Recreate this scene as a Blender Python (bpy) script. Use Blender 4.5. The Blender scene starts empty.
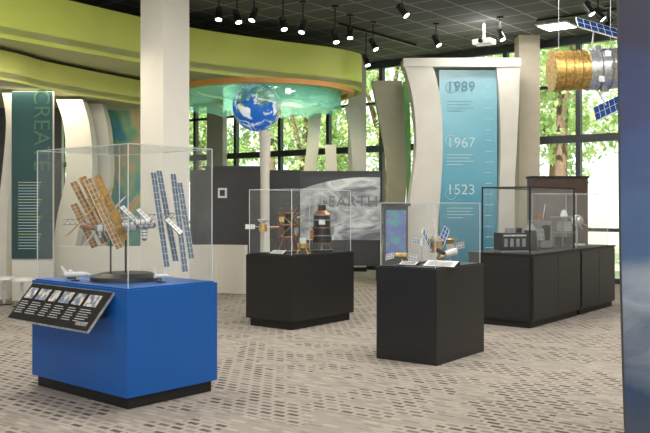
import bpy, math, random
from mathutils import Matrix, Vector
random.seed(4)
F=830.0; CH=1.5; HZ=205.0; CEIL=4.8
def S(px,py,Z):
    return Vector(((px-325)*Z/F, Z, CH+(HZ-py)*Z/F))
def SX(px,Z): return (px-325)*Z/F
def SZ(py,Z): return CH+(HZ-py)*Z/F
sc=bpy.context.scene
sc.view_settings.view_transform='Standard'
sc.view_settings.look='None'
sc.view_settings.exposure=0.0

# ------------------------------------------------ materials
def nt(name):
    m=bpy.data.materials.new(name); m.use_nodes=True
    t=m.node_tree; b=t.nodes['Principled BSDF']
    return m,t,b
def mat(name,col,rough=0.5,metal=0.0,var=0.08,nscale=8.0,emit=0.0,ecol=None,bump=0.0):
    m,t,b=nt(name)
    n=t.nodes.new('ShaderNodeTexNoise'); n.inputs['Scale'].default_value=nscale; n.inputs['Detail'].default_value=3
    tc=t.nodes.new('ShaderNodeTexCoord'); t.links.new(tc.outputs['Object'],n.inputs['Vector'])
    r=t.nodes.new('ShaderNodeValToRGB')
    lo=[max(0,c*(1-var)) for c in col]; hi=[min(1,c*(1+var)) for c in col]
    r.color_ramp.elements[0].position=.3; r.color_ramp.elements[1].position=.7
    r.color_ramp.elements[0].color=(*lo,1); r.color_ramp.elements[1].color=(*hi,1)
    t.links.new(n.outputs['Fac'],r.inputs['Fac']); t.links.new(r.outputs['Color'],b.inputs['Base Color'])
    b.inputs['Roughness'].default_value=rough; b.inputs['Metallic'].default_value=metal
    if emit>0:
        b.inputs['Emission Color'].default_value=(*(ecol or col),1); b.inputs['Emission Strength'].default_value=emit
    if bump>0:
        bp=t.nodes.new('ShaderNodeBump'); bp.inputs['Strength'].default_value=bump
        t.links.new(n.outputs['Fac'],bp.inputs['Height']); t.links.new(bp.outputs['Normal'],b.inputs['Normal'])
    return m
def emis(name,col,s):
    m,t,b=nt(name)
    b.inputs['Base Color'].default_value=(*col,1)
    b.inputs['Emission Color'].default_value=(*col,1); b.inputs['Emission Strength'].default_value=s
    return m
def glassmat(name,tint,base=0.04,edge=0.5,haze=0.0,hcol=(1,1,1)):
    m=bpy.data.materials.new(name); m.use_nodes=True; t=m.node_tree
    t.nodes.clear()
    o=t.nodes.new('ShaderNodeOutputMaterial'); tr=t.nodes.new('ShaderNodeBsdfTransparent'); gl=t.nodes.new('ShaderNodeBsdfGlossy')
    tr.inputs['Color'].default_value=(*tint,1); gl.inputs['Roughness'].default_value=.03
    lw=t.nodes.new('ShaderNodeLayerWeight'); lw.inputs['Blend'].default_value=.5
    p=t.nodes.new('ShaderNodeMath'); p.operation='POWER'; p.inputs[1].default_value=4
    ma=t.nodes.new('ShaderNodeMath'); ma.operation='MULTIPLY_ADD'; ma.inputs[1].default_value=edge; ma.inputs[2].default_value=base
    mx=t.nodes.new('ShaderNodeMixShader')
    t.links.new(lw.outputs['Facing'],p.inputs[0]); t.links.new(p.outputs[0],ma.inputs[0]); t.links.new(ma.outputs[0],mx.inputs[0])
    src=tr
    if haze>0:
        d=t.nodes.new('ShaderNodeBsdfDiffuse'); d.inputs['Color'].default_value=(*hcol,1)
        tl=t.nodes.new('ShaderNodeBsdfTranslucent'); tl.inputs['Color'].default_value=(*hcol,1)
        m3=t.nodes.new('ShaderNodeMixShader'); m3.inputs[0].default_value=.5; t.links.new(d.outputs[0],m3.inputs[1]); t.links.new(tl.outputs[0],m3.inputs[2])
        m2=t.nodes.new('ShaderNodeMixShader'); m2.inputs[0].default_value=haze
        t.links.new(tr.outputs[0],m2.inputs[1]); t.links.new(m3.outputs[0],m2.inputs[2]); src=m2
    t.links.new(src.outputs[0],mx.inputs[1]); t.links.new(gl.outputs[0],mx.inputs[2]); t.links.new(mx.outputs[0],o.inputs['Surface'])
    return m
def leafmat():
    m=bpy.data.materials.new('foliage'); m.use_nodes=True; t=m.node_tree; t.nodes.clear(); L=t.links
    o=t.nodes.new('ShaderNodeOutputMaterial'); d=t.nodes.new('ShaderNodeBsdfDiffuse'); tl=t.nodes.new('ShaderNodeBsdfTranslucent'); mx=t.nodes.new('ShaderNodeMixShader'); mx.inputs[0].default_value=.5
    n=t.nodes.new('ShaderNodeTexNoise'); n.inputs['Scale'].default_value=1.3; tc=t.nodes.new('ShaderNodeTexCoord'); L.new(tc.outputs['Object'],n.inputs[0])
    r=t.nodes.new('ShaderNodeValToRGB'); r.color_ramp.elements[0].position=.35; r.color_ramp.elements[1].position=.65
    r.color_ramp.elements[0].color=(.30,.48,.17,1); r.color_ramp.elements[1].color=(.74,.84,.46,1)
    L.new(n.outputs['Fac'],r.inputs[0]); L.new(r.outputs[0],d.inputs[0]); L.new(r.outputs[0],tl.inputs[0]); L.new(d.outputs[0],mx.inputs[1]); L.new(tl.outputs[0],mx.inputs[2]); L.new(mx.outputs[0],o.inputs[0])
    return m
def rampmat(name,stops,scale=(1,1,1),rot=(0,0,0),axis=None,nscale=2.0,dist=0.0,rough=.5,emit=0.0,detail=6,mixgrad=0.0,gr=(0,1)):
    m,t,b=nt(name)
    tc=t.nodes.new('ShaderNodeTexCoord'); mp=t.nodes.new('ShaderNodeMapping')
    mp.inputs['Scale'].default_value=scale; mp.inputs['Rotation'].default_value=rot
    t.links.new(tc.outputs['Object'],mp.inputs['Vector'])
    n=t.nodes.new('ShaderNodeTexNoise'); n.inputs['Scale'].default_value=nscale; n.inputs['Detail'].default_value=detail; n.inputs['Distortion'].default_value=dist
    t.links.new(mp.outputs[0],n.inputs['Vector'])
    fac=n.outputs['Fac']
    if mixgrad>0:
        sp=t.nodes.new('ShaderNodeSeparateXYZ'); t.links.new(tc.outputs['Object'],sp.inputs[0])
        mr=t.nodes.new('ShaderNodeMapRange'); mr.inputs['From Min'].default_value=gr[0]; mr.inputs['From Max'].default_value=gr[1]
        t.links.new(sp.outputs['Z'],mr.inputs['Value'])
        mx=t.nodes.new('ShaderNodeMix'); mx.inputs['Factor'].default_value=mixgrad
        t.links.new(fac,mx.inputs[2]); t.links.new(mr.outputs[0],mx.inputs[3]); fac=mx.outputs[0]
    r=t.nodes.new('ShaderNodeValToRGB'); cr=r.color_ramp
    while len(cr.elements)<len(stops): cr.elements.new(.5)
    for e,(p,c) in zip(cr.elements,stops): e.position=p; e.color=(*c,1)
    t.links.new(fac,r.inputs[0]); t.links.new(r.outputs[0],b.inputs['Base Color'])
    b.inputs['Roughness'].default_value=rough
    if emit>0:
        t.links.new(r.outputs[0],b.inputs['Emission Color']); b.inputs['Emission Strength'].default_value=emit
    return m
def carpet():
    m,t,b=nt('carpet_mat'); L=t.links
    tc=t.nodes.new('ShaderNodeTexCoord'); mp=t.nodes.new('ShaderNodeMapping'); mp.inputs['Rotation'].default_value=(0,0,math.radians(-142))
    L.new(tc.outputs['Object'],mp.inputs[0])
    def brick(w,h,mort,off,c1,c2,mc,bias=0):
        n=t.nodes.new('ShaderNodeTexBrick'); n.offset=off; n.inputs['Scale'].default_value=1
        n.inputs['Brick Width'].default_value=w; n.inputs['Row Height'].default_value=h; n.inputs['Mortar Size'].default_value=mort
        n.inputs['Mortar Smooth'].default_value=.3; n.inputs['Bias'].default_value=bias
        n.inputs['Color1'].default_value=(*c1,1); n.inputs['Color2'].default_value=(*c2,1); n.inputs['Mortar'].default_value=(*mc,1)
        L.new(mp.outputs[0],n.inputs['Vector']); return n
    A=brick(.13,.075,.02,.5,(.31,.278,.245),(.085,.077,.070),(.35,.31,.272),.1)
    B=brick(.16,.06,.015,.35,(.39,.35,.305),(.21,.19,.165),(.30,.268,.235),-.1)
    C=brick(.36,.24,0.0,.5,(0,0,0),(1,1,1),(0,0,0))
    mx=t.nodes.new('ShaderNodeMix'); mx.data_type='RGBA'
    rr=t.nodes.new('ShaderNodeMath'); rr.operation='GREATER_THAN'; rr.inputs[1].default_value=.42
    L.new(C.outputs['Color'],rr.inputs[0]); L.new(rr.outputs[0],mx.inputs[0])
    L.new(B.outputs['Color'],mx.inputs[6]); L.new(A.outputs['Color'],mx.inputs[7])
    n=t.nodes.new('ShaderNodeTexNoise'); n.inputs['Scale'].default_value=140; L.new(tc.outputs['Object'],n.inputs['Vector'])
    hs=t.nodes.new('ShaderNodeMapRange'); hs.inputs['To Min'].default_value=.65; hs.inputs['To Max'].default_value=1.35
    L.new(n.outputs['Fac'],hs.inputs['Value'])
    vm=t.nodes.new('ShaderNodeVectorMath'); vm.operation='SCALE'; L.new(mx.outputs[2],vm.inputs[0]); L.new(hs.outputs[0],vm.inputs['Scale'])
    L.new(vm.outputs[0],b.inputs['Base Color']); b.inputs['Roughness'].default_value=.95
    b.inputs['Specular IOR Level'].default_value=.1
    return m
def ceilmat():
    m,t,b=nt('ceiling_tile_mat'); L=t.links
    tc=t.nodes.new('ShaderNodeTexCoord'); mp=t.nodes.new('ShaderNodeMapping'); mp.inputs['Rotation'].default_value=(0,0,math.radians(-52))
    L.new(tc.outputs['Object'],mp.inputs[0])
    n=t.nodes.new('ShaderNodeTexBrick'); n.offset=0; n.inputs['Scale'].default_value=1
    n.inputs['Brick Width'].default_value=.61; n.inputs['Row Height'].default_value=.61; n.inputs['Mortar Size'].default_value=.018
    n.inputs['Color1'].default_value=(.085,.085,.088,1); n.inputs['Color2'].default_value=(.11,.11,.115,1); n.inputs['Mortar'].default_value=(.32,.32,.33,1)
    L.new(mp.outputs[0],n.inputs['Vector']); L.new(n.outputs['Color'],b.inputs['Base Color']); b.inputs['Roughness'].default_value=.8
    return m
M={}
M['carpet']=carpet(); M['ceil']=ceilmat()
M['white']=mat('painted_white',(.74,.71,.65),.6,var=.03,nscale=2)
M['fin']=mat('laminate_cream',(.66,.64,.58),.5,var=.05,nscale=3)
M['finD']=mat('laminate_tan',(.42,.38,.29),.5,var=.08,nscale=3)
M['beige']=mat('painted_beige',(.55,.49,.39),.6,var=.04)
M['black']=mat('black_laminate',(.013,.012,.012),.42,var=.2,nscale=30)
M['blackm']=mat('black_metal',(.012,.012,.013),.35,var=.1)
M['kick']=mat('black_kick',(.008,.008,.008),.6)
M['blue']=mat('blue_laminate',(.002,.095,.38),.38,var=.04,nscale=2)
M['dgrey']=mat('charcoal_panel',(.055,.056,.062),.6,var=.06)
M['mull']=mat('dark_bronze_frame',(.05,.06,.07),.4)
M['lime']=mat('lime_fascia',(.60,.68,.13),.45,var=.06,nscale=1.2)
M['limeL']=mat('lime_lower_fascia',(.68,.72,.20),.45,var=.05,nscale=1.2)
M['limeU']=mat('soffit_pale_green',(.66,.68,.42),.6,var=.05,nscale=1)
M['orange']=mat('orange_ring_paint',(.75,.34,.08),.45,var=.06)
M['teal']=glassmat('teal_acrylic',(.82,.96,.94),.05,.3,.30,(.42,.80,.76))
M['acryl']=glassmat('clear_acrylic',(.965,.975,.975),.04,.55,.03,(.9,.95,1))
M['pane']=glassmat('window_glass',(.97,.99,.98),.015,.3)
M['aedge']=mat('acrylic_edge',(.62,.68,.69),.25,var=.02)
M['gold']=mat('gold_foil',(.66,.43,.14),.34,.75,var=.4,nscale=25,bump=.5)
M['goldp']=mat('gold_array',(.40,.22,.055),.4,.3,var=.4,nscale=18)
M['copper']=mat('copper_metal',(.36,.15,.06),.35,.6,var=.3,nscale=20)
M['silver']=mat('silver_foil',(.62,.63,.65),.3,.7,var=.25,nscale=30,bump=.4)
M['wht']=mat('model_white',(.78,.78,.76),.4,var=.05)
M['grey']=mat('model_grey',(.22,.23,.25),.45,var=.2,nscale=30)
M['solar']=mat('solar_cell_blue',(.02,.09,.34),.25,.2,var=.3,nscale=30)
M['solarg']=mat('solar_cell_greyblue',(.13,.20,.30),.3,.3,var=.25,nscale=25)
M['red']=mat('model_red',(.35,.05,.03),.4)
M['label']=mat('label_white',(.8,.8,.78),.5,var=.02)
M['textd']=mat('text_dark',(.05,.06,.07),.6)
M['textw']=mat('text_white',(.80,.82,.80),.6,var=.02)
M['texttl']=mat('text_pale_teal',(.52,.70,.72),.6,var=.02)
M['textdt']=mat('text_deep_teal',(.10,.27,.34),.6,var=.02)
M['trof']=emis('light_panel',(1,.97,.9),7)
M['leaf']=leafmat()
M['bark']=mat('bark',(.22,.15,.10),.9,var=.3)
M['grass']=mat('lawn',(.42,.46,.28),.9,var=.2)
M['wood']=mat('dark_wood',(.06,.035,.022),.5,var=.2)
# ------------------------------------------------ mesh builder
class MB:
    def __init__(s): s.v=[];s.f=[];s.m=[];s.s=[];s.mats=[]
    def mi(s,k):
        m=M[k] if isinstance(k,str) else k
        if m not in s.mats: s.mats.append(m)
        return s.mats.index(m)
    def add(s,vs,fs,k,sm=False):
        o=len(s.v); i=s.mi(k); s.v+= [tuple(v) for v in vs]
        for f in fs: s.f.append(tuple(a+o for a in f)); s.m.append(i); s.s.append(sm)
        return s
    def box(s,c,d,k,R=None):
        vs=[]
        for x in(-.5,.5):
            for y in(-.5,.5):
                for z in(-.5,.5):
                    p=Vector((x*d[0],y*d[1],z*d[2]))
                    if R is not None: p=R@p
                    vs.append(p+Vector(c))
        return s.add(vs,[(0,1,3,2),(4,6,7,5),(0,4,5,1),(2,3,7,6),(0,2,6,4),(1,5,7,3)],k)
    def bx(s,x0,x1,y0,y1,z0,z1,k): return s.box(((x0+x1)/2,(y0+y1)/2,(z0+z1)/2),(abs(x1-x0),abs(y1-y0),abs(z1-z0)),k)
    def cyl(s,p0,p1,r0,k,r1=None,n=14,caps=True):
        p0=Vector(p0);p1=Vector(p1); r1=r0 if r1 is None else r1
        a=(p1-p0).normalized(); t=Vector((0,0,1)) if abs(a.z)<.9 else Vector((1,0,0))
        u=a.cross(t).normalized(); w=a.cross(u); vs=[]
        for p,r in((p0,r0),(p1,r1)):
            for i in range(n):
                q=2*math.pi*i/n; vs.append(p+u*(r*math.cos(q))+w*(r*math.sin(q)))
        s.add(vs,[(i,(i+1)%n,n+(i+1)%n,n+i) for i in range(n)],k,True)
        if caps:
            s.add(vs[:n],[tuple(range(n))],k); s.add(vs[n:],[tuple(range(n))],k)
        return s
    def lathe(s,c,prof,k,n=20):
        vs=[];fs=[]
        for r,h in prof:
            for i in range(n):
                q=2*math.pi*i/n
                vs.append((c[0]+r*math.cos(q),c[1]+r*math.sin(q),c[2]+h))
        for j in range(len(prof)-1):
            for i in range(n): fs.append((j*n+i,j*n+(i+1)%n,(j+1)*n+(i+1)%n,(j+1)*n+i))
        return s.add(vs,fs,k,True)
    def sph(s,c,r,k,n=24,sc=(1,1,1)):
        vs=[];fs=[];m=n//2
        for j in range(m+1):
            a=math.pi*j/m
            for i in range(n):
                q=2*math.pi*i/n
                vs.append((c[0]+r*sc[0]*math.sin(a)*math.cos(q),c[1]+r*sc[1]*math.sin(a)*math.sin(q),c[2]+r*sc[2]*math.cos(a)))
        for j in range(m):
            for i in range(n): fs.append((j*n+i,(j+1)*n+i,(j+1)*n+(i+1)%n,j*n+(i+1)%n))
        return s.add(vs,fs,k,True)
    def prism(s,pts,y0,y1,k):
        n=len(pts); vs=[(x,y0,z) for x,z in pts]+[(x,y1,z) for x,z in pts]
        s.add(vs,[tuple(range(n)),tuple(range(2*n-1,n-1,-1))],k)
        return s.add(vs,[(i,(i+1)%n,n+(i+1)%n,n+i) for i in range(n)],k)
    def slab(s,pts,z0,z1,k,kt=None):
        n=len(pts); vs=[(x,y,z0) for x,y in pts]+[(x,y,z1) for x,y in pts]
        s.add(vs,[tuple(range(n)),tuple(range(2*n-1,n-1,-1))],k)
        return s.add(vs,[(i,(i+1)%n,n+(i+1)%n,n+i) for i in range(n)],kt or k,True)
    def ribbon(s,pts,z0,z1,th,k,closed=False,scal=0,nsc=20):
        n=len(pts);vs=[]
        for i in range(n):
            a=Vector(pts[(i-1)%n] if (i>0 or closed) else pts[i]); b=Vector(pts[(i+1)%n] if (i<n-1 or closed) else pts[i])
            d=(b-a).normalized(); nr=Vector((-d.y,d.x)); p=Vector(pts[i]); q=p+nr*th
            zz=z0+scal*abs(math.sin(math.pi*nsc*i/n))
            vs+=[(p.x,p.y,zz),(p.x,p.y,z1),(q.x,q.y,z1),(q.x,q.y,zz)]
        fs=[];R=range(n if closed else n-1)
        for i in R:
            j=(i+1)%n
            for e in range(4):
                g=(e+1)%4; fs.append((i*4+e,j*4+e,j*4+g,i*4+g))
        if not closed: fs+= [(0,1,2,3),((n-1)*4,(n-1)*4+3,(n-1)*4+2,(n-1)*4+1)]
        return s.add(vs,fs,k)
    def panel(s,p0,p1,wv,k,kl=None,n=6,th=.006,lw=.004):
        p0=Vector(p0);p1=Vector(p1);w=Vector(wv)/2
        a=(p1-p0); nn=a.cross(w).normalized()*th/2
        def quad(q0,q1,ww,off,kk):
            vs=[q0-ww-off,q0+ww-off,q1+ww-off,q1-ww-off,q0-ww+off,q0+ww+off,q1+ww+off,q1-ww+off]
            s.add(vs,[(0,1,2,3),(7,6,5,4),(0,4,5,1),(1,5,6,2),(2,6,7,3),(3,7,4,0)],kk)
        quad(p0,p1,w,nn,k)
        if kl:
            e=a.normalized()*lw*.7
            for i in range(n+1):
                q=p0+a*(i/n); quad(q-e,q+e,w*1.02,nn*1.5,kl)
            for sgn in(-1,0,1):
                quad(p0+w*sgn,p1+w*sgn,w.normalized()*lw*.7,nn*1.5,kl)
        return s
    def build(s,name,loc=None,rz=0.0,center=True):
        vs=s.v
        if loc is None:
            xs=[v[0] for v in vs];ys=[v[1] for v in vs];zs=[v[2] for v in vs]
            loc=((min(xs)+max(xs))/2,(min(ys)+max(ys))/2,min(zs)) if center else (0,0,0)
            vs=[(v[0]-loc[0],v[1]-loc[1],v[2]-loc[2]) for v in vs]
        me=bpy.data.meshes.new(name); me.from_pydata(vs,[],s.f)
        for m in s.mats: me.materials.append(m)
        me.polygons.foreach_set('material_index',s.m); me.polygons.foreach_set('use_smooth',s.s)
        me.update()
        import bmesh
        bm=bmesh.new(); bm.from_mesh(me); bmesh.ops.recalc_face_normals(bm,faces=bm.faces); bm.to_mesh(me); bm.free()
        o=bpy.data.objects.new(name,me); sc.collection.objects.link(o); o.location=loc; o.rotation_euler=(0,0,rz)
        return o
def text(name,body,size,loc,rot,k,parent=None,ax='CENTER',spacing=1.0,ext=.002):
    c=bpy.data.curves.new(name,'FONT'); c.body=body; c.size=size; c.align_x=ax; c.align_y='CENTER'; c.extrude=ext; c.space_character=spacing
    c.materials.append(M[k] if isinstance(k,str) else k)
    o=bpy.data.objects.new(name,c); sc.collection.objects.link(o); o.location=loc; o.rotation_euler=rot
    if parent: o.parent=parent
    return o
def cat(pts,n=8,closed=False):
    out=[];N=len(pts)
    for i in range(N if closed else N-1):
        g=lambda k: Vector(pts[k%N]) if closed else Vector(pts[max(0,min(N-1,k))])
        a,b,c,d=g(i-1),g(i),g(i+1),g(i+2)
        for j in range(n):
            t=j/n; out.append(.5*((2*b)+(c-a)*t+(2*a-5*b+4*c-d)*t*t+(3*b-a-3*c+d)*t**3))
    if not closed: out.append(Vector(pts[-1]))
    return out
# ------------------------------------------------ shell
uw=Vector((math.cos(math.radians(52)),math.sin(math.radians(52)))); vw=Vector((-uw.y,uw.x))
W0=Vector((4.31,16.8))
def wp(t,o=0): return W0+vw*t+uw*o
def poly_floor(name,z0,z1,k):
    a=wp(-9,.25); c=wp(24,.25)
    pts=[(a.x,-7),(a.x,a.y),(c.x,c.y),(c.x,-7)]
    b=MB(); b.slab(pts,z0,z1,k); return b.build(name,loc=(0,0,0))
poly_floor('floor',-.1,0,'carpet'); poly_floor('ceiling',CEIL,CEIL+.2,'ceil')
a=wp(24,.25); b=MB(); b.bx(a.x-.2,a.x,-7,a.y,0,CEIL,'white'); b.build('wall_left')
a=wp(-9,.25); b=MB(); b.bx(a.x,a.x+.2,-7,a.y,0,CEIL,'white'); b.build('wall_right')
def wl(b,t0,t1,z0,z1,th,k,off=0):
    b.bx(t0,t1,-off-th/2,-off+th/2,z0,z1,k)
b=MB()
for t in [x*1.55-8.6 for x in range(0,22)]:
    wl(b,t-.045,t+.045,.0,CEIL,.12,'mull')
for z,h in((.05,.1),(1.02,.07),(2.80,.15),(3.85,.06),(4.72,.14)):
    wl(b,-9,24,z-h/2,z+h/2,.13,'mull')
o=b.build('window_1',loc=(W0.x,W0.y,0),rz=math.radians(142))
b=MB(); b.add([(-9,0,0.05),(24,0,.05),(24,0,4.75),(-9,0,4.75)],[(0,1,2,3)],'pane')
g=b.build('glass_pane',loc=(0,0,0)); g.parent=o
b=MB()
for t0,t1 in((8.7,9.3),(11.8,14),(16,24),(-9,-2.6)):
    wl(b,t0,t1,0,CEIL,.16,'white')
b.build('wall_back',loc=(W0.x-uw.x*.18,W0.y-uw.y*.18,0),rz=math.radians(142))
b=MB(); b.bx(-70,70,-30,90,-.3,-.12,'grass'); b.build('lawn')
def tree(seed,h,blobs,rad,n):
    random.seed(seed); b=MB()
    b.cyl((0,0,0),(.1,0,h*.45),.17,'bark',.12); b.cyl((.1,0,h*.4),(-.5,.3,h*.75),.1,'bark',.04); b.cyl((.1,0,h*.4),(.8,-.2,h*.7),.09,'bark',.04); b.cyl((.1,0,h*.42),(.2,.4,h*.85),.09,'bark',.03)
    vs=[];fs=[]
    for bl in range(blobs):
        q=random.random()*6.28; rr=rad*math.sqrt(random.random()); c=Vector((rr*math.cos(q),rr*math.sin(q),h*(.25+.75*random.random()))); br=.4+.5*random.random()
        for i in range(n):
            d=Vector((random.gauss(0,1),random.gauss(0,1),random.gauss(0,1))).normalized()*br*(.5+.5*random.random()); p=c+d
            a=Vector((random.gauss(0,1),random.gauss(0,1),random.gauss(0,1))).normalized(); e=a.cross(Vector((0,.3,1))).normalized()
            w=.07+.06*random.random(); k=len(vs); vs+=[p-a*w,p+e*w*.6,p+a*w,p-e*w*.6]; fs.append((k,k+1,k+2,k+3))
    b.add(vs,fs,'leaf'); return b
tm=None
for i in range(16):
    t=-7+i*2.1; off=4.5+3*((i*7)%4)/2.0
    p=wp(t,off)
    if tm is None or i==1:
        o=tree(11+i,7.5,34,2.1,115).build('tree',loc=(p.x,p.y,-.11))
        tm=o.data
    else:
        o=bpy.data.objects.new('tree',tm); sc.collection.objects.link(o); o.location=(p.x,p.y,-.11)
    o.rotation_euler=(0,0,i*1.3); s=.85+.3*((i*5)%3)/2; o.scale=(s,s,s)
# ------------------------------------------------ structural columns
b=MB(); b.bx(-.235,.235,-.235,.235,0,CEIL,'white'); b.bx(-.25,.25,-.25,.25,0,.1,'white'); b.build('column',loc=(SX(165,11.5),11.5,0),rz=math.radians(52))
Zc=16.3
b=MB(); b.bx(-.2,.2,-.2,.2,0,CEIL,'beige'); b.bx(-.21,.21,-.21,.21,0,.1,'kick'); b.build('column',loc=(SX(527,Zc),Zc,0))
b=MB(); b.bx(-.2,.2,-.2,.2,0,CEIL,'white'); b.bx(-.21,.21,-.21,.21,0,.1,'kick'); b.build('column',loc=(SX(357,18.9),18.9,0))
# ------------------------------------------------ soffit
r1=cat([(-6.2,8.6),(-4.9,10.3),(-3.7,12.0),(-2.28,13.8),(-.9,14.9),(.2,15.65),(.72,16.4),(.5,17.4),(-.6,18.3),(-2.5,18.9),(-5.5,18.9),(-9,16),(-9,10.5)],8)
b=MB(); b.slab([tuple(p) for p in r1],3.80,3.9,'limeU'); b.ribbon([tuple(p) for p in r1],3.74,4.46,.05,'lime',closed=True)
for x,y in((-4.2,13),(-2,15),(-.5,16),(-.2,17.3),(-3,17.5),(-5.5,11.5)): b.cyl((x,y,3.85),(x,y,CEIL-.005),.012,'blackm',n=6)
b.build('curved_soffit')
r2=cat([(-6.6,9.8),(-4.75,11.8),(-4.3,13.0),(-3.4,14.7),(-2.95,15.5),(-3.0,16.6),(-3.6,17.6),(-5,17.9),(-8,16),(-8,11)],8)
b=MB(); b.slab([tuple(p) for p in r2],3.34,3.42,'limeU'); b.ribbon([tuple(p) for p in r2],3.3,3.73,.05,'limeL',closed=True); b.build('curved_soffit')
def ring(R,n=96,c=(-1.2,16.25),sy=1): return [(c[0]+R*math.cos(2*math.pi*i/n),c[1]+R*sy*math.sin(2*math.pi*i/n)) for i in range(n)]
b=MB(); b.ribbon(ring(1.66),3.64,3.73,-.1,'orange',closed=True); b.ribbon(ring(1.3),3.70,3.73,-.16,'limeL',closed=True); b.build('orange_ceiling_ring')
b=MB(); b.ribbon(ring(1.5),3.33,3.73,-.02,'teal',closed=True,scal=.07,nsc=14); b.ribbon(ring(1.05,c=(-.9,16.1)),3.3,3.73,-.02,'teal',closed=True,scal=.07,nsc=12); b.build('teal_glass_ring')
def spot(px,py,tilt=0,drop=.34):
    z=CEIL-drop; Z=(z-CH)*F/(HZ-py); b=MB()
    b.cyl((0,0,drop-.002),(0,0,.06),.012,'blackm',n=8); b.cyl((0,0,drop-.03),(0,0,drop-.002),.06,'blackm')
    b.box((0,0,.06),(.05,.1,.05),'blackm'); a=Vector((math.sin(tilt)*.14,-.05,-.14)).normalized()*.12
    b.cyl(-a*.8,a,.05,'blackm',.06); b.cyl(a,a*1.02,.05,'trof'); b.build('track_spotlight',loc=(SX(px,Z),Z,z))
for px,py,ti,dr in((402,10,.8,.3),(366,60,.3,.55),(335,36,.2,.5),(303,26,-.2,.4),(283,23,.2,.4),(219,13,0,.3),(237,16,.3,.3),(254,14,-.3,.3),(598,14,.9,.3),(608,24,-.8,.3),(588,8,.5,.3),(373,44,.5,.4),(350,32,0,.3),(436,40,.5,.3),(500,34,.4,.3)):
    spot(px,py,ti,dr)
b=MB(); b.box((0,0,0),(2.4,.04,.04),'blackm'); o=b.build('lighting_track',loc=(SX(604,14),14,CEIL-.03),rz=math.radians(-38))
b=MB(); b.box((0,0,0),(2.6,.04,.04),'blackm'); o=b.build('lighting_track',loc=(SX(380,16),16,CEIL-.03),rz=math.radians(52))
p_=S(484,42,14.8)
b=MB(); b.box((0,0,0),(.34,.26,.09),'wht'); b.cyl((0,-.13,0),(0,-.17,0),.04,'blackm'); b.cyl((0,0,.04),(0,0,CEIL-p_.z-.005),.02,'wht'); b.build('projector',loc=p_,rz=-.6)
def trof(x,y,w=1.2,d=.6):
    b=MB(); b.box((0,0,-.005),(w,d,.03),'wht'); b.box((0,0,-.022),(w-.08,d-.08,.01),'trof'); b.build('ceiling_light_panel',loc=(x,y,CEIL-.015),rz=math.radians(-38))
trof(4.25,15.2,.6,.6); trof(-2.9,8.0)
for x,y in((7,10),(3.5,10.5),(0,9),(-7,6),(-3,5),(2,5),(6,4),(-6,-1),(-2,-1),(3,-1),(7,-2),(-12,12),(-12,6)): trof(x,y)
# ------------------------------------------------ fins & partitions
def fin(name,Z,rows,th,k,y0=None):
    rows=sorted(rows)
    L=cat([(SX(r[1],Z),r[0]) for r in rows],6); Rr=cat([(SX(r[2],Z),r[0]) for r in rows],6)
    b=MB(); b.prism([tuple(p) for p in L]+[tuple(p) for p in reversed(Rr)],Z,Z+th,k); return b.build(name)
Z=15.6
K=MB()
def finpts(rows):
    L=cat([(SX(r[1],Z),r[0]) for r in rows],6); R=cat([(SX(r[2],Z),r[0]) for r in rows],6)
    return [tuple(p) for p in L]+[tuple(p) for p in reversed(R)]
K.prism(finpts([(0,400,436),(1.0,404,436),(1.8,410,439),(2.6,415,441),(3.4,412,439),(3.9,406,434),(4.06,403,431)]),Z-.24,Z+.24,'fin')
K.prism(finpts([(0,494,512),(1.8,497,512),(2.6,498,514),(3.4,497,516),(4.06,494,517)]),Z-.24,Z+.24,'fin')
K.bx(SX(402,Z),SX(517.5,Z),Z-.26,Z+.26,4.06,4.22,'fin')
K.bx(SX(436,Z),SX(498,Z),Z+.2,Z+.235,0,4.06,'fin')
tp=rampmat('timeline_panel_print',[(0,(.02,.12,.20)),(.35,(.05,.27,.38)),(.7,(.18,.44,.54)),(1,(.40,.60,.66))],(1,1,1),nscale=1.2,mixgrad=.75,gr=(.3,3.9),rough=.25,emit=.08)
K.bx(SX(438.5,Z),SX(496,Z),Z-.1,Z-.05,.1,4.02,tp)
for py,kk in((84,'textdt'),(137,'texttl'),(190,'texttl')):
    z=SZ(py+4,Z); n=28
    for i in range(n):
        q0=2*math.pi*i/n;q1=2*math.pi*(i+1)/n; cx=SX(450,Z)
        K.cyl((cx+.1*math.cos(q0),Z-.105,z+.1*math.sin(q0)),(cx+.1*math.cos(q1),Z-.105,z+.1*math.sin(q1)),.004,kk,n=4,caps=False)
    for j in range(4):
        K.bx(SX(446,Z),SX(446+[26,23,27,16][j],Z),Z-.105,Z-.1,z-.27-.06*j,z-.26-.06*j,kk)
for j in range(16):
    K.bx(SX(484,Z),SX(484+6+(j*5)%4,Z),Z-.105,Z-.1,3.7-.2*j,3.71-.2*j,'texttl')
ko=K.build('timeline_exhibit',loc=None)
for s_,py,kk in(('1989',87,'textdt'),('1967',143,'texttl'),('1523',190,'texttl')):
    p=S(461,py,Z-.12); text('year_'+s_,s_,.27,p-ko.location,(math.pi/2,0,0),kk,ko)
fin('curved_fin',17.0,[(0,378,398),(1.2,386,404),(2.2,388,407),(3.2,380,406),(4.05,372,402)],.35,'finD')
fin('curved_fin',16.8,[(0,404,408),(2.2,407,411),(4.0,403,409)],.1,mat('green_edge',(.15,.4,.12),.5))
fin('curved_fin',17.6,[(0,342,352),(1.5,350,362),(2.6,352,366),(3.6,345,362)],.25,'fin')
fin('curved_fin',17.2,[(0,322,332),(1.4,326,338),(2.75,325,336)],.2,'fin')
fin('curved_fin',14.0,[(0,50,66),(1.2,56,80),(2.0,66,92),(2.8,64,90),(3.28,56,82)],.3,'fin')
fin('curved_fin',14.6,[(0,70,96),(1.2,84,102),(2.0,88,110),(2.8,84,108),(3.28,76,102)],.3,'fin')
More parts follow.
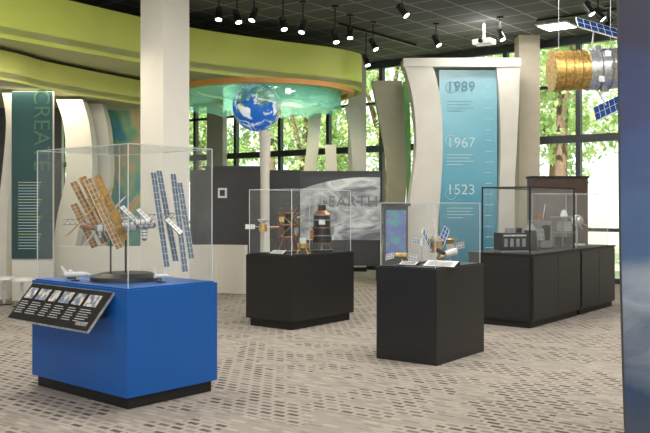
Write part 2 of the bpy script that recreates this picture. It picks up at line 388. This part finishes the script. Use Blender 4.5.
fin('curved_fin',13.2,[(0,-8,6),(1.2,-4,7),(2.0,2,12),(2.8,6,15),(3.29,2,14)],.25,'fin')
fin('curved_fin',17.9,[(0,304,314),(1.5,300,312),(2.6,306,318),(3.7,310,322)],.2,'fin')
b=MB(); b.bx(SX(-60,15.2),SX(60,15.2),15.2,15.3,0,3.28,'dgrey'); b.build('exhibit_partition')
tealp=rampmat('text_panel_print',[(0,(.01,.03,.04)),(.5,(.012,.055,.062)),(1,(.03,.11,.115))],nscale=1.5,mixgrad=.5,gr=(0,2.8),rough=.4)
Zt=13.0
b=MB(); b.bx(SX(12,Zt),SX(53,Zt),Zt,Zt+.06,0.0,3.29,'fin'); b.bx(SX(12.3,Zt),SX(52.7,Zt),Zt-.03,Zt,.66,3.27,tealp)
for j in range(24):
    b.bx(SX(19,Zt),SX(42-(j*7)%6,Zt),Zt-.035,Zt-.03,1.85-.045*j,1.858-.045*j,'texttl' if j%6 else 'limeL')
o=b.build('exhibit_text_panel')
text('panel_title','CREATE',.36,S(41,130,Zt-.05)-o.location,(math.pi/2,math.pi/2,0),mat('title_green',(.07,.17,.11),.5),o,spacing=1.0)
neb=rampmat('nebula_print',[(0,(.02,.08,.25)),(.4,(.04,.22,.28)),(.48,(.15,.35,.18)),(.55,(.5,.35,.15)),(.62,(.45,.2,.18)),(1,(.3,.12,.35))],(1,1,.5),nscale=1.8,dist=1.0,rough=.4,emit=.06,detail=5)
b=MB(); b.bx(SX(100,15.4),SX(146,15.4),15.4,15.5,0,3.28,'fin'); b.bx(SX(108,15.4),SX(144,15.4),15.37,15.4,.7,3.26,neb); b.build('colour_exhibit_panel')
lw=cat([(-5.6,13.6),(-4.6,13.75),(-3.4,13.55),(-2.6,13.9),(-2.0,14.15),(-1.35,14.0)],8)
b=MB(); b.ribbon([tuple(p) for p in lw],0,.82,.12,'white'); b.build('low_curved_wall')
Zp=14.5
b=MB(); b.bx(SX(205,Zp),SX(262,Zp),Zp,Zp+.12,.0,SZ(168,Zp),'dgrey'); b.bx(SX(203,Zp),SX(262,Zp),Zp-.02,Zp+.14,SZ(168,Zp),SZ(166,Zp),'mull')
b.bx(SX(218,Zp),SX(227,Zp),Zp-.02,Zp,SZ(198,Zp),SZ(188,Zp),'label'); b.bx(SX(220,Zp),SX(225,Zp),Zp-.025,Zp-.02,SZ(196,Zp),SZ(190,Zp),'dgrey')
b.build('exhibit_partition')
b=MB(); b.bx(SX(190,15.5),SX(300,15.5),15.5,15.6,0,SZ(170,15.5),'dgrey'); b.build('exhibit_partition')
Ze=16.4
def earthprint():
    m,t,b=nt('earth_photo_print_glow'); L=t.links
    tc=t.nodes.new('ShaderNodeTexCoord')
    vd=t.nodes.new('ShaderNodeVectorMath'); vd.operation='DISTANCE'; vd.inputs[1].default_value=(.9,0,-1.7); L.new(tc.outputs['Object'],vd.inputs[0])
    lt=t.nodes.new('ShaderNodeMath'); lt.operation='LESS_THAN'; lt.inputs[1].default_value=3.75; L.new(vd.outputs['Value'],lt.inputs[0])
    n=t.nodes.new('ShaderNodeTexNoise'); n.inputs['Scale'].default_value=1.6; n.inputs['Detail'].default_value=9; n.inputs['Distortion'].default_value=1.6
    mp=t.nodes.new('ShaderNodeMapping'); mp.inputs['Scale'].default_value=(1,1,2.2); mp.inputs['Rotation'].default_value=(0,.5,0); L.new(tc.outputs['Object'],mp.inputs[0]); L.new(mp.outputs[0],n.inputs[0])
    r=t.nodes.new('ShaderNodeValToRGB'); cr=r.color_ramp; cr.elements[0].position=.36; cr.elements[0].color=(.16,.18,.21,1); cr.elements[1].position=.64; cr.elements[1].color=(.72,.74,.76,1)
    L.new(n.outputs['Fac'],r.inputs[0])
    mx=t.nodes.new('ShaderNodeMix'); mx.data_type='RGBA'; L.new(lt.outputs[0],mx.inputs[0]); mx.inputs[6].default_value=(.05,.053,.065,1); L.new(r.outputs[0],mx.inputs[7])
    L.new(mx.outputs[2],b.inputs['Base Color']); b.inputs['Roughness'].default_value=.35
    L.new(mx.outputs[2],b.inputs['Emission Color']); b.inputs['Emission Strength'].default_value=.12  # print emits its own colours slightly to brighten the panel
    return m
ep=earthprint()
b=MB(); b.bx(SX(264,Ze),SX(381,Ze),Ze,Ze+.1,0.3,SZ(171,Ze),'dgrey')
b.prism([(SX(268,Ze),SZ(240,Ze)),(SX(380,Ze),SZ(240,Ze))]+[(SX(380-112*i/16,Ze),SZ(173+ 4*math.sin(i/16*3.1),Ze)) for i in range(17)],Ze-.02,Ze,ep)
b.bx(SX(266,Ze),SX(270,Ze),Ze,Ze+.1,0,.3,'dgrey'); b.bx(SX(376,Ze),SX(380,Ze),Ze,Ze+.1,0,.3,'dgrey')
o=b.build('earth_photo_panel')
text('earth_title','EARTH',.30,S(353,202,Ze-.03)-o.location,(math.pi/2,0,0),mat('title_dim',(.20,.20,.21),.5),o,spacing=1.1)
b=MB(); Zk=15.0; kp=rampmat('kiosk_print',[(0,(.03,.05,.2)),(.5,(.15,.2,.5)),(.6,(.1,.35,.4)),(1,(.5,.5,.55))],nscale=4,emit=.03)
b.bx(SX(384,Zk),SX(408,Zk),Zk,Zk+.2,0,SZ(206,Zk),'dgrey'); b.bx(SX(386,Zk),SX(406,Zk),Zk-.02,Zk,SZ(256,Zk),SZ(210,Zk),kp); b.bx(SX(382,Zk),SX(410,Zk),Zk-.1,Zk+.25,SZ(206,Zk),SZ(203,Zk),'kick'); b.build('media_kiosk')
b=MB(); Zd=14.2; b.bx(SX(532,Zd),SX(588,Zd),Zd,Zd+.35,0,SZ(178,Zd),'wood'); b.bx(SX(531,Zd),SX(589,Zd),Zd-.02,Zd+.37,SZ(178,Zd),SZ(176,Zd),'kick'); b.build('dark_partition')  # dark partition standing behind the long display cabinets
# ------------------------------------------------ globe & pole
def globemat():
    m,t,b=nt('globe_print_glow'); L=t.links
    tc=t.nodes.new('ShaderNodeTexCoord'); n=t.nodes.new('ShaderNodeTexNoise'); n.inputs['Scale'].default_value=2.6; n.inputs['Detail'].default_value=7
    L.new(tc.outputs['Object'],n.inputs[0]); r=t.nodes.new('ShaderNodeValToRGB'); cr=r.color_ramp
    cr.elements[0].position=.5; cr.elements[0].color=(.01,.12,.48,1); cr.elements[1].position=.535; cr.elements[1].color=(.12,.26,.05,1); e=cr.elements.new(.62); e.color=(.45,.35,.15,1)
    L.new(n.outputs['Fac'],r.inputs[0])
    c=t.nodes.new('ShaderNodeTexNoise'); c.inputs['Scale'].default_value=4.5; c.inputs['Detail'].default_value=8; c.inputs['Distortion'].default_value=1.5; L.new(tc.outputs['Object'],c.inputs[0])
    r2=t.nodes.new('ShaderNodeValToRGB'); r2.color_ramp.elements[0].position=.5; r2.color_ramp.elements[1].position=.62; L.new(c.outputs['Fac'],r2.inputs[0])
    mx=t.nodes.new('ShaderNodeMix'); mx.data_type='RGBA'; L.new(r2.outputs[0],mx.inputs[0]); L.new(r.outputs[0],mx.inputs[6]); mx.inputs[7].default_value=(.9,.92,.95,1)
    L.new(mx.outputs[2],b.inputs['Base Color']); L.new(mx.outputs[2],b.inputs['Emission Color']); b.inputs['Emission Strength'].default_value=.5; b.inputs['Roughness'].default_value=.4  # slight emission of the map colours so the globe looks bright
    return m
M['globe']=globemat()
gp=S(257,107,15.3)
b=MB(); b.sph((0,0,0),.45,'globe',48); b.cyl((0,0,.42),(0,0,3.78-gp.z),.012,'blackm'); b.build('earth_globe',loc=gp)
b=MB(); b.lathe((0,0,0),[(.0,0),(.22,0),(.22,.04),(.09,.06),(.075,1.2),(.075,2.0),(.10,2.72),(.0,2.73)],'fin'); b.build('support_post',loc=(SX(265,13.7),13.7,0))
# ------------------------------------------------ display cases
def acr(b,x0,x1,y0,y1,z0,z1,ek='aedge',e=.006):
    V=[(x0,y0,z0),(x1,y0,z0),(x1,y1,z0),(x0,y1,z0),(x0,y0,z1),(x1,y0,z1),(x1,y1,z1),(x0,y1,z1)]
    b.add(V,[(0,1,5,4),(1,2,6,5),(2,3,7,6),(3,0,4,7),(4,5,6,7)],'acryl')
    for i in range(4):
        p=V[i];q=V[i+4]; b.box(((p[0]+q[0])/2,(p[1]+q[1])/2,(p[2]+q[2])/2),(e,e,q[2]-p[2]),ek)
        p=V[i+4];q=V[4+(i+1)%4]; b.box(((p[0]+q[0])/2,(p[1]+q[1])/2,z1),(abs(p[0]-q[0])+e,abs(p[1]-q[1])+e,e),ek)
def case(Fp,th,a,bb,h,gt,k,kickh,kin,name='display_case',inset=.03):
    th=math.radians(th); u=Vector((math.cos(th),math.sin(th))); v=Vector((-u.y,u.x)); c=Vector(Fp)+u*a/2+v*bb/2
    b=MB(); b.bx(-a/2,a/2,-bb/2,bb/2,kickh,h,k)
    if kickh>0: b.bx(-a/2+kin,a/2-kin,-bb/2+kin,bb/2-kin,0,kickh,'kick')
    b.bx(-a/2+inset-.01,a/2-inset+.01,-bb/2+inset-.01,bb/2-inset+.01,h,h+.012,'kick' if k!='blue' else 'blue')
    acr(b,-a/2+inset,a/2-inset,-bb/2+inset,bb/2-inset,h+.012,gt)
    return b,(c.x,c.y,0),th
b,l1,t1=case((-1.44,6.04),49,.87,1.32,.875,1.95,'blue',.09,.035)
b.build('display_case',loc=l1,rz=t1)
b,l2,t2=case((-.393,9.88),52,1.25,.75,.885,1.69,'black',.1,.04); b.build('display_case',loc=l2,rz=t2)
b,l3,t3=case((1.04,7.73),53,.98,.67,.895,1.52,'black',.0,.0)
b.build('display_case',loc=l3,rz=t3)
a_,b_=.87,1.32
b=MB()
ya=-b_/2+.15; yb=b_/2-.02; xa=-a_/2; 
sl=Vector((-.22,0,-.26)); nrm=Vector((-.26,0,.22)).normalized()
def rp(s_,y,off): return Vector((xa-.01,y,.85))+sl*s_+nrm*off
def rq(s0,s1,y0,y1,o0,o1,k):
    vs=[rp(s0,y0,o0),rp(s1,y0,o0),rp(s1,y1,o0),rp(s0,y1,o0),rp(s0,y0,o1),rp(s1,y0,o1),rp(s1,y1,o1),rp(s0,y1,o1)]
    b.add(vs,[(0,1,2,3),(7,6,5,4),(0,4,5,1),(1,5,6,2),(2,6,7,3),(3,7,4,0)],k)
rq(-.02,1.03,ya,yb,-.015,.0,'silver'); rq(0,1,ya+.01,yb-.01,0,.004,'black')
pic=rampmat('label_photos',[(0,(.05,.08,.15)),(.45,(.2,.25,.35)),(.55,(.6,.55,.45)),(1,(.8,.8,.8))],nscale=22,detail=3)
tg=mat('label_text_grey',(.42,.42,.42),.6)
yy=yb-.04
for wd in(.12,.15,.1,.14,.12,.16):
    rq(.12,.42,yy-wd,yy,.004,.006,pic)
    for j in range(6): rq(.5+j*.06,.518+j*.06,yy-wd*(.95 if j%2 else .8),yy,.004,.006,tg)
    yy-=wd+.045
rq(.8,.9,ya+.06,ya+.2,.004,.006,'silver')
b.bx(xa-.06,xa-.002,ya+.1,ya+.14,.66,.74,'black'); b.bx(xa-.06,xa-.002,yb-.2,yb-.16,.66,.74,'black')
b.build('label_rail',loc=l1,rz=t1)
th=math.radians(52)
def cab(b,x0,x1):
    b.bx(x0,x1,0,.85,.08,.885,'black'); b.bx(x0+.03,x1-.03,.03,.82,0,.08,'kick'); b.bx(x0-.01,x1+.01,-.015,.865,.885,.905,'kick')
    m=(x0+x1)/2
    for p,q in((x0+.02,m-.006),(m+.006,x1-.02)): b.bx(p,q,-.012,0,.11,.86,'black')
b=MB(); cab(b,0,1.56); b.bx(-.012,0,.02,.83,.11,.86,'black')
acr(b,.08,1.5,.06,.70,.905,1.72,'kick',.016); b.build('display_cabinet',loc=(2.50,10.04,0),rz=th)
b=MB(); cab(b,1.59,2.94); acr(b,1.63,2.88,.08,.72,.905,1.66); b.build('display_cabinet',loc=(2.50,10.04,0),rz=th)
# ------------------------------------------------ space station model (case 1)
b=MB()
b.cyl((0,0,0),(0,0,.035),.285,'blackm',n=40); b.cyl((0,0,.035),(0,0,.06),.27,'blackm',.2,n=40); b.cyl((0,0,.05),(0,0,.42),.009,'blackm'); b.cyl((-.12,0,.05),(-.12,0,.4),.007,'blackm')
def mod(p,q,r,k='wht'):
    p=Vector(p);q=Vector(q);d=(q-p).normalized()
    b.cyl(p,q,r,k,n=14); b.cyl(p-d*.02,p,r*.6,'grey',r); b.cyl(q,q+d*.02,r,'grey',r*.6)
    for f in(.33,.66):
        c=p+(q-p)*f; b.cyl(c-d*.004,c+d*.004,r*1.07,'grey')
mod((-.22,-.02,.42),(-.08,-.02,.43),.03); mod((-.05,-.02,.43),(.08,-.01,.44),.035,'wht'); mod((.11,-.01,.44),(.22,0,.45),.03,'silver'); mod((.02,-.16,.43),(.02,-.05,.43),.028); mod((.02,.03,.43),(.02,.16,.43),.028,'silver')
mod((-.07,-.02,.32),(-.07,-.02,.39),.026,'gold'); mod((.15,-.01,.34),(.15,-.01,.41),.024); mod((.09,-.1,.47),(.2,-.1,.48),.02,'wht')
mod((-.2,-.02,.35),(-.2,-.02,.39),.02,'silver'); mod((.0,-.01,.47),(.0,-.01,.55),.02,'wht'); mod((-.34,-.02,.44),(-.25,-.02,.43),.022,'copper')
for dy in(-.02,.02):
    for dz in(.49,.53): b.cyl((-.5,dy+.06,dz-.04),(.48,dy+.06,dz+.02),.004,'grey',n=6)
for i in range(24):
    x=-.5+i*.041; z=.45+ i*.0025
    b.cyl((x,.04,z),(x+.041,.08,z+.045),.003,'grey',n=5); b.cyl((x,.08,z+.04),(x+.041,.04,z),.003,'wht',n=5)
wv=Vector((.05,.04,.022))
for i,(x0,z0,x1,z1,dy) in enumerate(((-.42,.80,-.17,.30,0),(-.35,.84,-.12,.36,.03),(-.29,.82,-.04,.26,-.12),(-.22,.85,.0,.33,-.09),(-.43,.62,-.26,.26,.10),(-.20,.70,-.02,.44,.12))):
    b.panel((x0,dy,z0),(x1,dy+.02,z1),wv,'goldp','gold' if i%2 else 'wht',14,.005,.0022)
b.panel((-.10,-.14,.74),(-.44,-.06,.38),(.04,.04,.04),'copper','gold',10,.005,.0025)
b.panel((-.02,-.04,.66),(-.32,.04,.30),(.04,.04,.04),'goldp','wht',10,.005,.0025)
for x0,x1,z0,z1,dy in((.22,.33,.88,.10,0),(.26,.40,.90,.14,.10),(.38,.48,.87,.06,-.02),(.43,.53,.80,.16,.1)):
    b.panel((x0,dy,z0),(x1,dy,z1),(.045,.03,.0),'solarg','wht',14,.005,.0025)
for x,z in((.1,.58),(-.03,.6),(.33,.5)):
    b.panel((x,-.06,z),(x+.12,-.08,z-.12),(.03,.05,.02),'wht','grey',5,.005,.003)
b.build('space_station_model',loc=(-1.63,6.79,.888),rz=.15)
def small_shuttle(loc,rz,k=1.0):
    b=MB(); b.cyl((-.09*k,0,.05),(.07*k,0,.05),.022*k,'wht',.02*k); b.cyl((.07*k,0,.05),(.115*k,0,.045),.02*k,'wht',.006*k)
    b.add([(.04*k,0,.04),(-.08*k,.075*k,.04),(-.09*k,.075*k,.045),(-.09*k,-.075*k,.045),(-.08*k,-.075*k,.04)],[(0,1,2,3,4)],'grey')
    b.add([(-.05*k,0,.06),(-.1*k,0,.12),(-.115*k,0,.12),(-.09*k,0,.06)],[(0,1,2,3)],'wht')
    b.cyl((0,0,0),(0,0,.04),.004,'blackm'); b.cyl((0,0,0),(0,0,.008),.035,'blackm'); b.build('spacecraft_model',loc=loc,rz=rz)
small_shuttle((-2.02,6.72,.888),.3,1.0); small_shuttle((-2.12,6.93,.888),2.0,.9); small_shuttle((-1.30,6.58,.888),.9,.7)
def bp(): b=MB(); return b
b=bp()
b.cyl((0,0,0),(0,0,.02),.15,'blackm',n=24)
for q in range(4):
    a=q*math.pi/2+.4; b.cyl((.14*math.cos(a),.14*math.sin(a),.02),(.07*math.cos(a),.07*math.sin(a),.2),.008,'copper')
    b.cyl((.12*math.cos(a),.12*math.sin(a),.2),(.12*math.cos(a),.12*math.sin(a),.5),.008,'copper'); a2=a+math.pi/2
    b.cyl((.12*math.cos(a),.12*math.sin(a),.2),(.12*math.cos(a2),.12*math.sin(a2),.35),.005,'gold'); b.cyl((.12*math.cos(a),.12*math.sin(a),.5),(.12*math.cos(a2),.12*math.sin(a2),.35),.005,'gold')
for z in(.2,.35,.5): b.cyl((0,0,z-.008),(0,0,z+.008),.135,'copper',n=8)
b.cyl((0,0,.2),(0,0,.34),.07,'blackm'); b.cyl((0,0,.36),(0,0,.5),.065,'blackm',.04); b.lathe((0,0,.5),[(.02,0),(.06,.03),(.11,.07)],'grey'); b.box((.09,-.05,.28),(.06,.06,.08),'grey'); b.box((-.09,-.05,.42),(.06,.06,.06),'gold')
b.cyl((-.24,-.03,.3),(-.1,-.03,.32),.02,'copper'); b.cyl((.1,-.03,.44),(.2,-.03,.47),.012,'silver')
b.build('space_probe_model',loc=(SX(289,10.5),10.5,.9))
b=bp()
b.cyl((0,0,0),(0,0,.02),.15,'blackm',n=24)
for q in range(3):
    a=q*2.094+.5; b.cyl((.12*math.cos(a),.12*math.sin(a),.02),(.09*math.cos(a),.09*math.sin(a),.1),.012,'grey')
b.cyl((0,0,.1),(0,0,.32),.125,'blackm',n=24); b.cyl((0,0,.32),(0,0,.48),.11,'blackm',n=24)
for z,k_ in((.1,'copper'),(.2,'grey'),(.3,'copper'),(.4,'grey'),(.465,'grey')): b.cyl((0,0,z),(0,0,z+.014),.13 if z<.35 else .115,k_,n=24)
b.cyl((0,0,.48),(0,0,.53),.11,'copper',.06,n=24); b.cyl((0,0,.53),(0,0,.6),.055,'blackm'); b.cyl((0,0,.6),(0,0,.68),.006,'silver'); b.box((.13,-.02,.27),(.05,.08,.1),'grey'); b.box((-.13,-.03,.22),(.05,.08,.12),'copper'); b.box((0,-.12,.38),(.08,.03,.06),'silver')
b.build('rocket_stage_model',loc=(SX(322,10.75),10.75,.9))
b=bp()
b.cyl((0,0,0),(0,0,.012),.08,'blackm'); b.cyl((0,0,0),(0,0,.3),.006,'silver'); b.cyl((0,0,.27),(0,0,.36),.05,'gold',n=8); b.lathe((0,0,.37),[(.01,0),(.05,.02),(.07,.05)],'wht')
b.cyl((-.2,0,.33),(.2,0,.33),.005,'wht',n=6); b.panel((-.22,0,.33),(-.1,0,.33),(0,0,.06),'wht','grey',4,.004,.002); b.cyl((0,0,.36),(.08,-.02,.52),.003,'silver',n=5)
b.build('space_probe_model',loc=(SX(263,10.35),10.35,.9))
b=bp()
for q in range(4):
    a=q*math.pi/2+.7; b.cyl((.1*math.cos(a),.1*math.sin(a),0),(.04*math.cos(a),.04*math.sin(a),.08),.006,'gold'); b.cyl((.1*math.cos(a),.1*math.sin(a),0),(.1*math.cos(a),.1*math.sin(a),.008),.018,'gold')
b.cyl((0,0,.07),(0,0,.13),.07,'gold',n=8); b.box((0,0,.16),(.08,.07,.07),'silver'); b.cyl((0,0,.19),(.03,0,.26),.003,'silver')
b.build('lander_model',loc=(SX(303,10.25),10.25,.9))
def wedge(w,d,h): 
    b=MB(); b.add([(-w,-d,0),(w,-d,0),(w,d,h),(-w,d,h),(-w,d,0),(w,d,0)],[(0,1,2,3),(0,3,4),(1,5,2),(3,2,5,4),(0,4,5,1)],'kick')
    b.add([(-w*.95,-d*.9,.004+h*.05),(w*.95,-d*.9,.004+h*.05),(w*.95,d*.95,h*.98+.004),(-w*.95,d*.95,h*.98+.004)],[(0,1,2,3)],'label')
    for j in range(4):
        f=.2+.17*j; y=-d+2*d*f; z=h*f+.008; b.box((0,y,z),(w*1.5,d*.1,.002),'textd')
    return b
wedge(.11,.04,.04).build('exhibit_label',loc=(SX(278,10.2),10.2,.9),rz=-.65)
b=bp()
b.cyl((0,0,0),(0,0,.012),.1,'blackm'); b.cyl((0,0,0),(0,0,.12),.006,'silver'); b.box((0,0,.19),(.09,.09,.14),'gold'); b.box((0,0,.27),(.07,.07,.03),'silver')
b.panel((-.05,0,.16),(-.15,-.02,.34),(.03,.05,.05),'solar','wht',4,.005,.003); b.panel((.05,0,.20),(.13,.02,.36),(-.03,.05,.05),'solar','wht',4,.005,.003)
b.cyl((0,0,.28),(-.03,0,.46),.004,'wht'); b.lathe((.0,-.06,.22),[(.01,0),(.04,.01),(.06,.03)],'wht'); b.cyl((0,-.04,.15),(.02,-.14,.12),.02,'blackm')
b.cyl((.1,0,.1),(.22,.0,.13),.035,'wht'); b.cyl((.02,0,.06),(.12,0,.1),.02,'gold')
b.build('satellite_model',loc=(SX(436,8.25),8.25,.907),rz=.3)
b=bp(); b.cyl((0,0,0),(0,0,.01),.05,'blackm'); b.cyl((0,0,0),(0,0,.1),.004,'silver'); b.cyl((-.06,0,.1),(.05,0,.1),.028,'gold'); b.panel((-.08,0,.1),(-.16,0,.08),(0,.03,.05),'grey','wht',3,.004,.002); b.panel((.06,0,.1),(.14,0,.08),(0,.03,.05),'grey','wht',3,.004,.002); b.build('satellite_model',loc=(SX(402,8.1),8.1,.907),rz=-.3)
b=bp(); b.cyl((0,0,0),(0,0,.01),.06,'blackm'); b.cyl((0,0,0),(0,0,.12),.004,'silver'); b.box((0,0,.15),(.06,.06,.07),'wht'); b.panel((.04,0,.16),(.16,.02,.18),(0,.02,.06),'grey','wht',4,.004,.002); b.lathe((0,0,.19),[(.01,0),(.05,.015),(.08,.05)],'gold'); b.build('satellite_model',loc=(SX(450,8.6),8.6,.907),rz=.2)
b=bp(); b.cyl((0,0,0),(0,0,.01),.05,'blackm'); b.cyl((0,0,0),(0,0,.2),.004,'silver'); b.cyl((0,0,.18),(0,0,.25),.035,'silver',.02); b.panel((-.03,0,.22),(-.1,0,.23),(0,.02,.05),'solarg','wht',3,.004,.002); b.build('space_probe_model',loc=(SX(422,8.5),8.5,.907))
wedge(.17,.07,.05).build('exhibit_label',loc=(SX(441,7.98),8.0,.907),rz=-.55)
wedge(.1,.04,.03).build('exhibit_label',loc=(SX(408,8.3),8.22,.907),rz=-.65)
def cp(x,y): 
    u=uw;v=vw; p=Vector((2.5,10.04))+u*x+v*y; return (p.x,p.y,.908)
b=bp(); b.box((0,0,.13),(.34,.26,.22),'blackm'); b.bx(-.19,.19,-.15,.15,0,.02,'grey')
for i in range(4): b.box((-.12+.08*i,-.135,.12),(.04,.012,.1),'grey')
b.box((0,-.135,.21),(.3,.01,.02),'silver')
b.cyl((0,0,.24),(0,0,.3),.07,'grey'); b.box((.1,0,.27),(.07,.1,.06),'blackm'); b.build('instrument_model',loc=cp(.3,.42),rz=.2)
b=bp(); b.cyl((0,0,0),(0,0,.02),.12,'blackm'); b.cyl((0,0,.02),(0,0,.26),.1,'blackm',.08); b.cyl((0,0,.26),(0,0,.34),.08,'grey',.04); b.cyl((0,0,.34),(0,0,.58),.006,'silver'); b.panel((-.1,0,.2),(-.24,0,.2),(0,.02,.14),'grey','silver',4,.005,.003); b.panel((.1,0,.2),(.24,0,.2),(0,.02,.14),'grey','silver',4,.005,.003); b.build('satellite_model',loc=cp(.85,.4),rz=.5)
b=bp(); b.box((0,0,.2),(.22,.22,.36),'grey'); b.bx(-.14,.14,-.14,.14,0,.02,'blackm'); b.box((0,-.115,.22),(.16,.01,.2),'blackm'); b.cyl((0,0,.38),(0,0,.46),.05,'copper'); b.cyl((.08,0,.38),(.14,0,.6),.005,'silver')
b.build('instrument_model',loc=cp(1.25,.45),rz=.7)
b=bp()
for sx in(-.15,.15):
    for sy in(-.1,.1): b.cyl((sx,sy,0),(sx,sy,.42),.008,'grey')
b.box((0,0,.42),(.34,.24,.02),'grey'); b.box((0,0,.2),(.34,.24,.012),'grey'); b.box((0,0,.29),(.16,.14,.14),'silver'); b.box((0,0,.08),(.2,.16,.12),'blackm'); b.cyl((0,0,.43),(0,0,.52),.06,'wht',.03); b.build('instrument_model',loc=cp(2.0,.4),rz=.6)
b=bp(); b.cyl((0,0,0),(0,0,.02),.12,'wht'); b.cyl((0,0,.02),(0,0,.3),.006,'silver'); b.sph((0,0,.36),.09,'silver',16)
for q in range(4):
    a=q*1.57; b.cyl((0,0,.36),(.24*math.cos(a),.24*math.sin(a),.24),.004,'silver',n=5)
b.build('satellite_model',loc=cp(2.5,.4))
# ------------------------------------------------ hanging telescope
b=MB(); 
ax=Vector((.97,.0,.04)).normalized()
def at(s_): return ax*s_
b.cyl(at(-.44),at(.04),.285,'gold',n=28); b.cyl(at(.04),at(.08),.30,'silver',n=28); b.cyl(at(.08),at(.50),.30,'silver',.29,n=28); b.cyl(at(.5),at(.56),.22,'grey',n=24)
b.cyl(at(-.46),at(-.42),.3,'gold',n=28)
for s_ in(-.32,-.2,-.08): b.cyl(at(s_-.008),at(s_+.008),.289,'goldp',n=28)
for s_ in(.2,.35): b.cyl(at(s_-.012),at(s_+.012),.306,'grey',n=28)
for i in range(10):
    q=i*.63; b.box(at(.27+.09*((i%3)-1))+Vector((0,.3*math.cos(q),.3*math.sin(q))),(.08,.08,.08),'grey' if i%2 else 'silver')
b.panel((-.10,-.05,.68),(.46,-.12,.50),(.06,.3,.20),'solar','wht',6,.012,.004); b.cyl((.12,0,.28),(.14,-.05,.55),.012,'silver')
b.panel((.12,-.15,-.66),(.54,-.2,-.46),(.06,.3,.22),'solar','wht',6,.012,.004); b.cyl((.2,0,-.28),(.3,-.1,-.52),.012,'silver')
hp=S(583,70,12.0)
for s_ in(-.35,.4): b.cyl(at(s_)+Vector((0,0,.28)),(at(s_).x,0,CEIL-hp.z-.01),.004,'silver',n=5)
b.build('space_telescope_model',loc=hp)
# ------------------------------------------------ foreground banner at right
bm_=rampmat('space_banner_print',[(0,(.10,.10,.10)),(.25,(.03,.06,.13)),(.36,(.30,.34,.40)),(.45,(.05,.11,.24)),(.6,(.035,.06,.19)),(.72,(.035,.033,.07)),(1,(.05,.05,.06))],(1,1,1.5),nscale=2.4,mixgrad=.72,gr=(0,3.0),rough=.3,detail=8,dist=.6)
b=MB(); Zb=5.0
prof=cat([(SX(630,Zb),0),(SX(626,Zb),.2),(SX(621.5,Zb),1.2),(SX(620,Zb),2.2),(SX(618,Zb),3.2)],6)
nn=len(prof); vs=[];cols=10
for p in prof:
    for c in range(cols+1):
        f=c/cols; vs.append((p.x+f*1.0, Zb-.25*math.sin(f*math.pi*.9),p.y))
fs=[(i*(cols+1)+c,i*(cols+1)+c+1,(i+1)*(cols+1)+c+1,(i+1)*(cols+1)+c) for i in range(nn-1) for c in range(cols)]
b.add(vs,fs,bm_,True)
vs2=[(x,y+.04,z) for x,y,z in vs]; b.add(vs2,fs,'dgrey',True)
L=[(i*(cols+1)) for i in range(nn)]
b.add([vs[i] for i in L]+[vs2[i] for i in L],[(i,i+1,nn+i+1,nn+i) for i in range(nn-1)],'dgrey')
b.build('space_banner')
for px,Zs in((4,12.5),(-12,12.6),(22,12.3)):
    b=MB(); b.cyl((0,0,.38),(0,0,.42),.16,'label',n=20); b.cyl((0,0,.02),(0,0,.38),.02,'silver'); b.cyl((0,0,0),(0,0,.02),.13,'blackm',n=20); b.build('stool',loc=(SX(px,Zs),Zs,0))
# ------------------------------------------------ lights
def area(loc,size,e,col=(1,.96,.9),rot=(0,0,0)):
    l=bpy.data.lights.new('fill_and_cove_light','AREA'); l.shape='SQUARE'; l.size=size; l.energy=e; l.color=col
    o=bpy.data.objects.new('fill_and_cove_light',l); sc.collection.objects.link(o); o.location=loc; o.rotation_euler=rot
for x,y,e in((-5,2,130),(0,2,150),(4,3,130),(-3,8,150),(1.5,8,150),(5,8.5,120),(2.5,12.3,120)): area((x,y,4.7),1.4,e*1.0,(1,.95,.87))  # added overhead fills to brighten the hall; no fixtures belong to them
area((-1.2,16.2,3.76),1.6,80,(1,.88,.6)); area((-4.6,13.4,3.28),1.2,30,(1,.9,.7)); area((3,15,4.72),1.0,60); area((-3.5,11.0,3.7),.8,25,(1,.9,.7))  # first is the ring's cove light; others added to brighten soffit and hall
s=bpy.data.lights.new('sun','SUN'); s.energy=9; s.angle=.02; s.color=(1,.96,.88); o=bpy.data.objects.new('sun',s); sc.collection.objects.link(o)
d=Vector((.25,.62,-.75)); o.rotation_euler=d.to_track_quat('-Z','Y').to_euler(); o.location=(0,-10,20)
w=bpy.data.worlds.new('sky'); sc.world=w; w.use_nodes=True; bg=w.node_tree.nodes['Background']; bg.inputs[0].default_value=(.92,.96,1,1); bg.inputs[1].default_value=2.0
# ------------------------------------------------ camera
c=bpy.data.cameras.new('camera'); c.lens=F/650*36; c.sensor_width=36; c.shift_y=-(216.5-HZ)/650; c.clip_end=300
o=bpy.data.objects.new('camera',c); sc.collection.objects.link(o); o.location=(0,0,CH); o.rotation_euler=(math.pi/2,0,0); sc.camera=o
